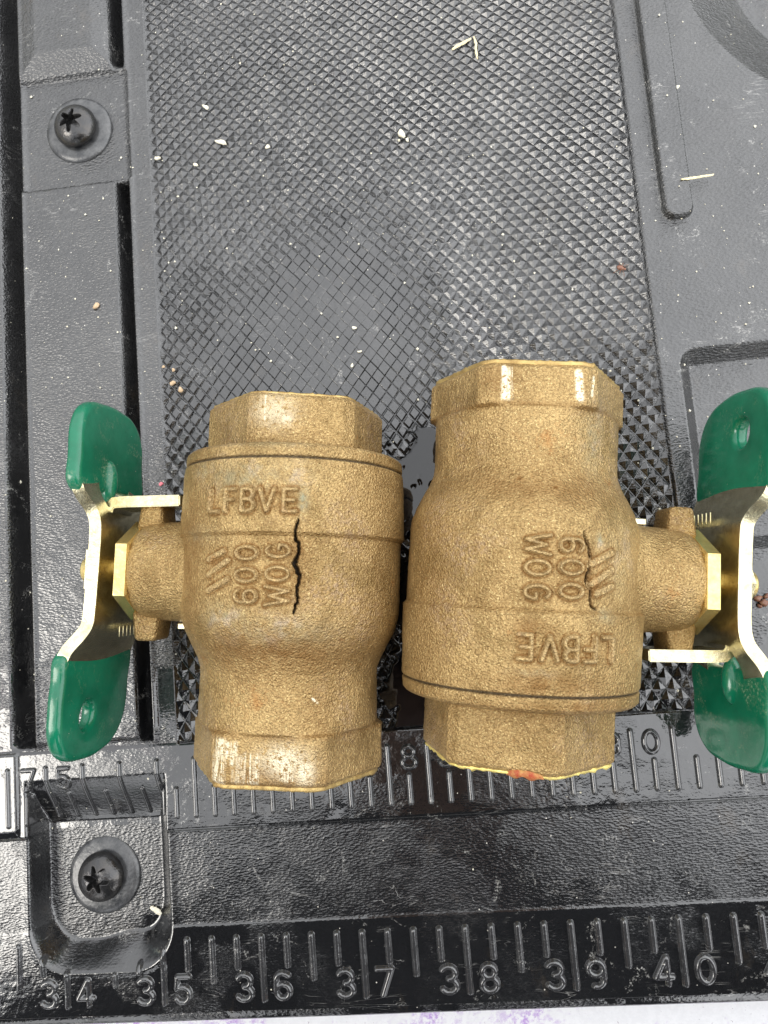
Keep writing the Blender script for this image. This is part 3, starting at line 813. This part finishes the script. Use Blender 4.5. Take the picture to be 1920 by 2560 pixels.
Lm = {'ends': (-1.665, 1.45), 'lo': 0.0, 'nut': 30, 'list': [
    ('box', 0, (-32, -24, -1.66, -1.30, 1.0)), ('box', 0, (-24, -17, -1.50, -1.32, .9)), ('box', 0, (-20, -14, -1.66, -1.42, .55)),
    ('line', 0, (-27, -1.32, -30, -1.62, .03, 1.0)), ('blob', 0, (10, -1.45, 13, .11, .85)), ('blob', 0, (22, -1.52, 5, .10, .9)),
    ('blob', 0, (-2, 1.30, 12, .13, .55)), ('blob', 0, (5, 1.24, 5, .06, .7)), ('box', 0, (-14, -4, -1.64, -1.40, .8)), ('box', 0, (8, 17, -1.60, -1.36, .9)), ('line', 0, (26, -.98, 29, -1.01, .012, 1.2)), ('line', 0, (-8, 1.22, -8, 1.42, .012, .9)),
    ('blob', 1, (-37, .80, 9, .07, 1.0)), ('blob', 1, (-12, .73, 20, .11, .85)), ('blob', 1, (12, .74, 10, .13, .5)), ('blob', 1, (0, 1.0, 18, .04, .6)),
    ('blob', 1, (16, .56, 2.2, .10, 1.6)), ('blob', 1, (-22, -.36, 14, .10, .8)), ('blob', 1, (5, -.46, 28, .12, .75)), ('blob', 1, (-40, .28, 12, .07, .7)),
    ('blob', 2, (0, -1.58, 34, .14, 1.0)), ('blob', 2, (17, .0, 4, .25, .5)), ('blob', 2, (0, -.62, 70, .17, .95)), ('blob', 2, (-48, .1, 14, .9, .8)), ('blob', 2, (30, -1.1, 9, .2, .5)), ('blob', 2, (38, -.52, 2.5, .025, 1.3))]}
Rm = {'yellow': 1, 'ends': (-1.61, 1.48), 'lo': 5.0, 'nut': 0, 'list': [
    ('box', 0, (20, 26, -1.55, -1.30, 1.0)), ('line', 0, (25, -1.55, 24, -1.32, .03, 1.2)), ('line', 0, (-17, -1.52, -18, -1.33, .045, 1.1)), ('line', 0, (-26, -1.5, -25, -1.36, .02, .9)),
    ('blob', 1, (-27, .30, 5, .05, 1.0)), ('blob', 1, (-24, -.24, 2, .06, 1.3)), ('blob', 1, (4, .72, 8, .03, .8)), ('blob', 1, (-38, -.15, 12, .3, .4)), ('blob', 1, (-30, -1.1, 8, .35, .7)),
    ('blob', 2, (0, .80, 24, .10, 1.0)), ('blob', 2, (6, .40, 10, .06, .8)), ('blob', 2, (14, -.68, 3, .03, 1.5)), ('blob', 2, (-4, -.62, 2, .02, 1.5)),
    ('blob', 2, (0, -.62, 70, .15, .7)), ('blob', 2, (30, -1.45, 9, .16, .8)), ('blob', 2, (-10, .95, 25, .05, .9)), ('blob', 2, (55, .2, 14, .6, .4)), ('blob', 2, (20, 1.0, 40, .06, .6))]}
crackL = [(13.2, -.317), (13.8, -.273), (15.0, -.222), (14.2, -.172), (14.7, -.099), (15.3, -.026), (12.9, .054), (13.3, .098), (14.7, .158), (14.1, .224), (12.8, .253), (12.9, .319), (14.1, .394)]
crackR = [(a+6.6, y-.06) for a, y in [(-22.2, -.237), (-23.0, -.179), (-24.9, -.104), (-24.9, -.014), (-24.1, .064), (-23.1, .129), (-25.2, .179), (-25.6, .23), (-26.1, .293), (-29.1, .322)]]
vL = build_valve((36.77, -.71, 0), R(-5.7), 0, crackL, 15, Lm, 3,
    'cracked bronze ball valve with its green handle at the left and letters LFBVE upright')
vR = build_valve((38.765, -.872, 0), R(180-7.5), R(-6.5), crackR, 19.5, Rm, 11,
    'cracked bronze ball valve with its green handle at the right and letters LFBVE upside down', 1.02, 1.03)

# ------------------------------------------------------------------ small debris lying about
M['straw'] = simple('dry_straw', (0.82, 0.74, 0.48), .6, 0, .002, 60, 30, (0.66, 0.56, 0.33))
M['chip'] = simple('pale_chip', (0.85, 0.82, 0.68), .6, 0, .004, 50, 30, (0.70, 0.64, 0.48))
M['tan'] = simple('tan_crumb', (0.52, 0.37, 0.22), .8, 0, .006, 50, 30, (0.66, 0.50, 0.34))
M['pink'] = simple('pink_crumb', (0.75, 0.22, 0.26), .7)
M['insect'] = simple('brown_insect', (0.16, 0.06, 0.035), .3, 0, .003, 60, 20, (0.30, 0.15, 0.09))
CAMP = Vector((38.12, -.9346, 7.2323))
def at(px, py, z=0.0):
    d_ = RM @ Vector(((px-960)/1775, -(py-1280)/1775, -1)); t_ = (z-CAMP.z)/d_.z
    p_ = CAMP+d_*t_; return p_.x, p_.y
def hz(x, y): return float(height(np.array([[x]]), np.array([[y]]))[0, 0])
def ground_z(x, y):
    z = hz(x, y)
    return z+.034 if KX0 < x < KX1 and y > KY0 else z
def sliver(name, pts, wd, mat, label, cat, group=None, z=None):
    """a thin irregular stalk or fibre through full-picture points"""
    P = [at(*p) for p in pts]
    bm = bmesh.new(); rings = []
    n_ = 7; dense = []
    for (a, b_) in zip(P[:-1], P[1:]):
        for k in range(n_): dense.append((a[0]+(b_[0]-a[0])*k/n_, a[1]+(b_[1]-a[1])*k/n_))
    dense.append(P[-1])
    zb = max(ground_z(*p) for p in dense) if z is None else z
    for k, (x, y) in enumerate(dense):
        a = dense[max(0, k-1)]; b_ = dense[min(len(dense)-1, k+1)]
        dx, dy = b_[0]-a[0], b_[1]-a[1]; L_ = math.hypot(dx, dy); nx_, ny_ = -dy/L_, dx/L_
        ww = wd*(.35+.65*min(1, 4*min(k, len(dense)-1-k)/len(dense)+.3))*random.uniform(.85, 1.15)
        x += random.gauss(0, wd*.12); y += random.gauss(0, wd*.12)
        rings.append([bm.verts.new((x-X0+nx_*ww*c_, y+ny_*ww*c_, zb+wd*(.6+.55*s_))) for c_, s_ in ((1, 0), (.5, .9), (-.5, .9), (-1, 0), (-.4, -.9), (.4, -.9))])
    for a, b_ in zip(rings[:-1], rings[1:]):
        for k in range(6): bm.faces.new((a[k], a[(k+1) % 6], b_[(k+1) % 6], b_[k]))
    bm.faces.new(rings[0][::-1]); bm.faces.new(rings[-1]); bmesh.ops.recalc_face_normals(bm, faces=bm.faces)
    o = bm_obj(name, bm, mat, None, 60); tag(o, label, cat, group); return o
sliver('straw_piece', [(1130, 124), (1152, 111), (1178, 97)], .018, M['straw'], 'flat yellow piece of straw on the knurled field near the top', 'straw')
sliver('twig', [(1184, 92), (1190, 108), (1190, 125), (1193, 148)], .013, M['straw'], 'thin crooked twig beside the yellow straw piece', 'twig')
sliver('pine_needle', [(1695, 461), (1735, 456), (1777, 449)], .013, M['straw'], 'straight pale needle lying across the lower end of the slot', 'needle')
sliver('seed_husk', [(350, 2296), (362, 2304), (377, 2316)], .026, M['chip'], 'white seed husk lying in the lower screw recess', 'husk')
def crumb(name, px, py, wpx, hpx, mat, label, cat, group=None, ang=0, thick=.35):
    x, y = at(px, py); sc_ = 240.0
    bm = bmesh.new(); bmesh.ops.create_icosphere(bm, subdivisions=2, radius=1)
    sd_ = random.uniform(0, 99)
    for v in bm.verts:
        k = 1+.28*math.sin(v.co.x*3.1+sd_)*math.cos(v.co.y*2.7+sd_*2)+random.uniform(-.10, .10)
        v.co *= k
        a, b_ = v.co.x*wpx/2/sc_, v.co.y*hpx/2/sc_
        v.co = Vector((a*math.cos(ang)-b_*math.sin(ang), a*math.sin(ang)+b_*math.cos(ang), v.co.z*min(wpx, hpx)/2/sc_*thick*2))
        v.co += Vector((x-X0, y, ground_z(x, y)+min(wpx, hpx)/2/sc_*thick*1.2))
    o = bm_obj(name, bm, mat, None, 60); tag(o, label, cat, group); return o
crumb('paper_scrap', 1004, 336, 18, 26, M['chip'], 'white scrap in the middle of the upper knurled field, largest of its cluster', 'scrap', ang=.3)
crumb('paper_scrap', 997, 351, 8, 8, M['chip'], 'small white scrap touching the lower left of the largest white scrap', 'scrap')
crumb('paper_scrap', 1018, 350, 8, 12, M['chip'], 'small white scrap touching the lower right of the largest white scrap', 'scrap')
crumb('paper_scrap', 669, 368, 13, 11, M['chip'], 'cream chip at the left of the white cluster on the upper knurled field', 'scrap')
crumb('wood_chip', 553, 356, 34, 13, M['chip'], 'long cream chip on the left part of the upper knurled field', 'chip', ang=-.45)
crumb('wood_chip', 394, 396, 18, 11, M['chip'], 'cream chip at the left border of the knurled field, level with the upper screw', 'chip', ang=-.3)
crumb('wood_chip', 489, 412, 15, 9, M['chip'], 'oval cream chip below and left of the long cream chip', 'chip', ang=-.7)
crumb('wood_chip', 514, 268, 22, 10, M['chip'], 'bent cream chip above the long cream chip on the knurled field', 'chip', ang=-.6)
crumb('paper_scrap', 1689, 224, 14, 9, M['chip'], 'single white scrap at the right edge of the long slot', 'scrap', ang=.5)
crumb('tan_crumb', 247, 770, 20, 13, M['tan'], 'single tan crumb on the smooth strip left of the knurled field', 'crumb', ang=.5)
for i_, (a, b_, c_, d_, l_) in enumerate(((432, 958, 16, 12, 'left crumb of the tan cluster above the left green handle'), (452, 975, 12, 15, 'lowest crumb of the tan cluster at the left edge of the knurling'),
        (409, 917, 10, 8, 'upper left crumb of the tan cluster at the left edge of the knurling'), (434, 925, 9, 10, 'upper right crumb of the tan cluster at the left edge of the knurling'))):
    crumb('tan_crumb', a, b_, c_, d_, M['tan'], l_, 'crumb', 'tan crumbs scattered above the left valve')
crumb('pink_crumb', 403, 1210, 12, 10, M['pink'], 'small pink crumb right of the left upper green grip', 'crumb', thick=.2)
for a, b_, c_, d_, l_ in ((886, 820, 13, 9, 'largest of the pale flakes above the gap between the valves'), (844, 843, 7, 6, 'pale flake at the left of the flakes above the gap between the valves'),
        (899, 879, 14, 6, 'wide pale flake below the largest flake above the gap between the valves'), (880, 914, 7, 11, 'lowest pale flake above the gap between the valves')):
    crumb('flake', a, b_, c_, d_, M['chip'], l_, 'flake', 'pale flakes on the worn knurling', thick=.25)
for k, (a, b_, c_, d_) in enumerate(((1893, 1496, 20, 14), (1908, 1507, 18, 16), (1898, 1515, 12, 10), (1915, 1490, 14, 12))):
    crumb('rust_crumb', a, b_, c_, d_, M['insect'], ('upper left', 'lower right', 'lowest', 'upper right')[k]+' crumb of the rusty clump right of the right handle', 'rust', 'rusty crumbs beside the right handle', thick=.5)
# insect
bx, by = at(1552, 673); bz = ground_z(bx, by)+.02
ins = empty('insect', (bx-X0, by, bz), (0, 0, R(-25))); tag(ins, 'small reddish brown insect on the right part of the knurled field', 'insect')
def ellip(name, c_, r_, mat, par):
    bm = bmesh.new(); bmesh.ops.create_uvsphere(bm, u_segments=14, v_segments=9, radius=1)
    for v in bm.verts: v.co = Vector((c_[0]+v.co.x*r_[0], c_[1]+v.co.y*r_[1], c_[2]+v.co.z*r_[2]))
    return bm_obj(name, bm, mat, par, 80)
ellip('abdomen', (-.012, 0, .014), (.040, .026, .017), M['insect'], ins)
ellip('head', (.034, 0, .013), (.015, .014, .011), M['insect'], ins)
for k, (x_, sg) in enumerate(((.02, 1), (.0, 1), (-.02, 1), (.02, -1), (.0, -1), (-.02, -1))):
    bm = bmesh.new(); q_ = [(x_, sg*.02, .014), (x_*1.9, sg*.045, .022), (x_*2.9, sg*.068, -.004)]
    rg = [[bm.verts.new((a+dx, b_, c_+dz)) for dx, dz in ((.003, 0), (0, .003), (-.003, 0), (0, -.003))] for a, b_, c_ in q_]
    for a, b_ in zip(rg[:-1], rg[1:]):
        for j in range(4): bm.faces.new((a[j], a[(j+1) % 4], b_[(j+1) % 4], b_[j]))
    bm_obj('leg', bm, M['insect'], ins, 60)
# fine grit, nobody could count it
gv = []; gf = []
for k in range(620):
    x = random.uniform(33.2, 41.9); y = random.triangular(-4.8, 6.3, 3)
    r_ = abs(random.gauss(0, .0045))+.003; z = ground_z(x, y)+r_*.5; b0 = len(gv)
    for (a, b_, c_) in ((1, 0, 0), (-1, 0, 0), (0, 1, 0), (0, -1, 0), (0, 0, 1), (0, 0, -1)):
        gv.append((x-X0+a*r_*random.uniform(.6, 1.6), y+b_*r_*random.uniform(.6, 1.6), z+c_*r_*.7))
    for a, b_, c_ in ((0, 2, 4), (2, 1, 4), (1, 3, 4), (3, 0, 4), (2, 0, 5), (1, 2, 5), (3, 1, 5), (0, 3, 5)): gf.append((b0+a, b0+b_, b0+c_))
gr = link_obj('grit', np_mesh('grit', np.array(gv), np.array(gf), M['chip'], False)); tag(gr, kind='stuff')

m, t, b = new_mat('shallow_water'); n = NB(t)
b.inputs['Base Color'].default_value = (.006, .006, .007, 1); b.inputs['Roughness'].default_value = .03; b.inputs['IOR'].default_value = 1.6
t.links.new(n.bump(n.noise(4, 2, .5), .006, .5), b.inputs['Normal'])
ux = np.arange(37.35, 38.75, .011); uy = np.arange(-2.28, .85, .011); UX, UY = np.meshgrid(ux, uy)
cxl = 37.93+.10*(UY+.6)
body_ = 1-((UX-cxl)/.36)**2-np.clip((UY-.42)/.25, 0, 2)**2
WX = UX+.045*np.sin(UY*17)+.03*np.sin(UY*41+UX*23); WY = UY+.045*np.sin(UX*19+1)+.02*np.sin(UX*47)
fld = body_*.55+(fbm(WX+WY*.6, WY-WX*.6, 3.2, 90, 4)-.53)*2.0+(fbm(WX-WY*.5, WY+WX*.5, 8, 95, 2)-.5)*.5
zz = -.020+.026*smooth(-.05, .12, fld)
kq = (fld > -.06).ravel(); fq = grid_faces(len(uy), len(ux)); fq = fq[kq[fq].all(axis=1)]
used = np.unique(fq); rm_ = -np.ones(UX.size, int); rm_[used] = np.arange(len(used))
pd_ = link_obj('puddle', np_mesh('puddle', np.stack([UX.ravel()-X0, UY.ravel(), zz.ravel()], -1)[used], rm_[fq], m))
tag(pd_, 'dark shallow water film with a ragged edge in the gap between the two valves', 'puddle')

# ------------------------------------------------------------------ white board past the front edge, ground below
m, t, b = new_mat('stained_white_paint'); n = NB(t)
col = n.mix(n.ramp(n.noise(.9, 5, 0.7, dist=.5), [(0.50, 0.0), (0.60, 1.0)]), (0.66, 0.66, 0.68), (0.42, 0.27, 0.58))
col = n.mix(n.ramp(n.noise(14, 4, 0.75), [(0.42, 0.0), (0.56, 1.0)]), col, (0.70, 0.70, 0.72))
col = n.mix(n.ramp(n.noise(26, 3, 0.7), [(0.66, 0.0), (0.72, .7)]), col, (0.25, 0.20, 0.25))
t.links.new(col, b.inputs['Base Color']); b.inputs['Roughness'].default_value = .6
bm = bmesh.new(); bmesh.ops.create_cube(bm, size=1)
for v in bm.verts: v.co = Vector((v.co.x*40+.5, v.co.y*6.0-7.99, v.co.z*.8-1.0))
bmesh.ops.bevel(bm, geom=list(bm.edges), offset=.08, segments=2, affect='EDGES')
brd = bm_obj('white_board', bm, m, None, 40); tag(brd, 'white painted board with purple stains along the front edge of the black work top', 'board')
m2, t, b = new_mat('asphalt'); n = NB(t)
t.links.new(n.mix(n.ramp(n.noise(.05, 6, 0.7), [(0.4, 0.0), (0.62, 1.0)]), (0.045, 0.045, 0.045), (0.075, 0.072, 0.07)), b.inputs['Base Color']); b.inputs['Roughness'].default_value = .9
gx = 4000
g = link_obj('ground', np_mesh('ground', np.array([(-gx, -gx, -34.0), (gx, -gx, -34.0), (gx, gx, -34.0), (-gx, gx, -34.0)]), np.array([[0, 1, 2, 3]]), m2, False))
tag(g, kind='structure')

# ------------------------------------------------------------------ the photographer, whose dark shape the wet plastic mirrors
M['jacket'] = simple('dark_jacket', (0.03, 0.032, 0.04), .85, 0, .02, 6)
M['skin'] = simple('skin', (0.50, 0.30, 0.21), .5)
def skinned(name, joints, edges, mat, par, root_i=0, sub=2):
    me = bpy.data.meshes.new(name); me.from_pydata([(x*S, y*S, z*S) for x, y, z, r_ in joints], edges, []); me.update()
    ob = link_obj('tmp_skin', me)
    md = ob.modifiers.new('s', 'SKIN'); sv = me.skin_vertices[0].data
    for k, j in enumerate(joints): sv[k].radius = (j[3]*S, j[3]*S)
    sv[root_i].use_root = True; md.use_smooth_shade = True
    md2 = ob.modifiers.new('u', 'SUBSURF'); md2.levels = sub; md2.render_levels = sub
    dg = bpy.context.evaluated_depsgraph_get(); dg.update()
    res = bpy.data.meshes.new_from_object(ob.evaluated_get(dg)); bpy.data.objects.remove(ob); bpy.data.meshes.remove(me)
    res.name = name; res.materials.clear(); res.materials.append(mat)
    for p in res.polygons: p.use_smooth = True
    return link_obj(name, res, par)
px0 = 37.6-X0
ph = empty('person', (px0, -24, -34)); tag(ph, 'person in a dark jacket and cap leaning over the front edge', 'person')
def L(x, y, z, r_): return (x-px0, y+24, z+34, r_)
J = [L(px0, -21.5, 2, 5.4), L(px0, -18.5, 8, 5.4), L(px0, -15.0, 13, 6.2), L(px0, -11.8, 16.2, 5.2), L(px0, -9.0, 18.0, 2.6),
     L(px0-8.2, -11.8, 15.8, 3.3), L(px0-12.5, -13.5, 8, 2.2), L(px0-11.0, -11.5, 1.2, 1.35),
     L(px0+8.2, -11.8, 15.8, 3.3), L(px0+12.5, -13.5, 8, 2.2), L(px0+11.0, -11.5, 1.2, 1.35),
     L(px0-3.6, -21.5, -3, 3.9), L(px0-4, -21, -17, 2.8), L(px0-4, -23, -32, 2.0), L(px0+3.6, -21.5, -3, 3.9), L(px0+4, -21, -17, 2.8), L(px0+4, -23, -32, 2.0),
     L(px0-4, -18.5, -33, 1.5), L(px0+4, -18.5, -33, 1.5)]
skinned('jacket', J, [(0, 1), (1, 2), (2, 3), (3, 4), (3, 5), (5, 6), (6, 7), (3, 8), (8, 9), (9, 10), (0, 11), (11, 12), (12, 13), (0, 14), (14, 15), (15, 16), (13, 17), (16, 18)], M['jacket'], ph)
# head with nose, brow, ears, over which the cap sits
hb = bmesh.new(); bmesh.ops.create_uvsphere(hb, u_segments=36, v_segments=26, radius=1)
for v in hb.verts:
    x, y, z = v.co       # face looks to +y and down after the tilt below
    X_, Y_, Z_ = x*3.0, y*3.7, z*4.4
    if z < 0: X_ *= 1-.28*z*z; Y_ *= 1-.12*z*z
    Y_ += .75*math.exp(-(x/.14)**2-((z+.12)/.2)**2)*(y > 0)
    Y_ += .18*math.exp(-((z-.22)/.10)**2-(x/.5)**2)*(y > 0)-.25*math.exp(-((abs(x)-.34)/.14)**2-((z-.06)/.10)**2)*(y > 0)
    Y_ += .18*math.exp(-((z+.46)/.05)**2-(x/.22)**2)*(y > 0)
    X_ += math.copysign(.5, x)*math.exp(-((abs(x)-.98)/.12)**2-(y/.14)**2-(z/.25)**2)
    v.co = Matrix.Rotation(R(-62), 3, 'X') @ Vector((X_, Y_, Z_))+Vector((0, -6.6+24, 18.2+34))
bm_obj('head', hb, M['skin'], ph, 80)
cb = bmesh.new(); bmesh.ops.create_uvsphere(cb, u_segments=36, v_segments=20, radius=1)
bmesh.ops.delete(cb, geom=[v for v in cb.verts if v.co.z < .22], context='VERTS')
for v in cb.verts:
    k = 1+.55*smooth(.5, 1.0, v.co.y)*(v.co.z < .32)
    v.co = Matrix.Rotation(R(-62), 3, 'X') @ Vector((v.co.x*3.2, v.co.y*3.95*k, v.co.z*4.75))+Vector((0, -6.6+24, 18.2+34))
bm_obj('cap', cb, M['jacket'], ph, 80)
# hands resting on the white board: palm, four fingers of unequal length and a thumb
for sg in (-1, 1):
    cx = px0+sg*11.0
    hj = [L(cx, -11.7, 1.3, 1.0), L(cx-sg*.1, -10.4, .15, .95), L(cx-sg*.2, -9.2, -.15, .80)]; he = [(0, 1), (1, 2)]
    for k in range(4):
        ox = (-1.15, -.40, .38, 1.10)[k]*sg; ln_ = (2.3, 2.7, 2.5, 1.9)[k]; i0 = len(hj)
        hj += [L(cx+ox*.9, -8.5, -.12, .42), L(cx+ox*1.15, -8.5+ln_*.5, .02, .36), L(cx+ox*1.25, -8.5+ln_, -.28, .27)]
        he += [(2, i0), (i0, i0+1), (i0+1, i0+2)]
    i0 = len(hj); hj += [L(cx-sg*1.3, -9.9, -.05, .46), L(cx-sg*2.2, -9.0, -.12, .38), L(cx-sg*2.6, -8.1, -.25, .29)]
    he += [(1, i0), (i0, i0+1), (i0+1, i0+2)]
    skinned('hand', hj, he, M['skin'], ph)
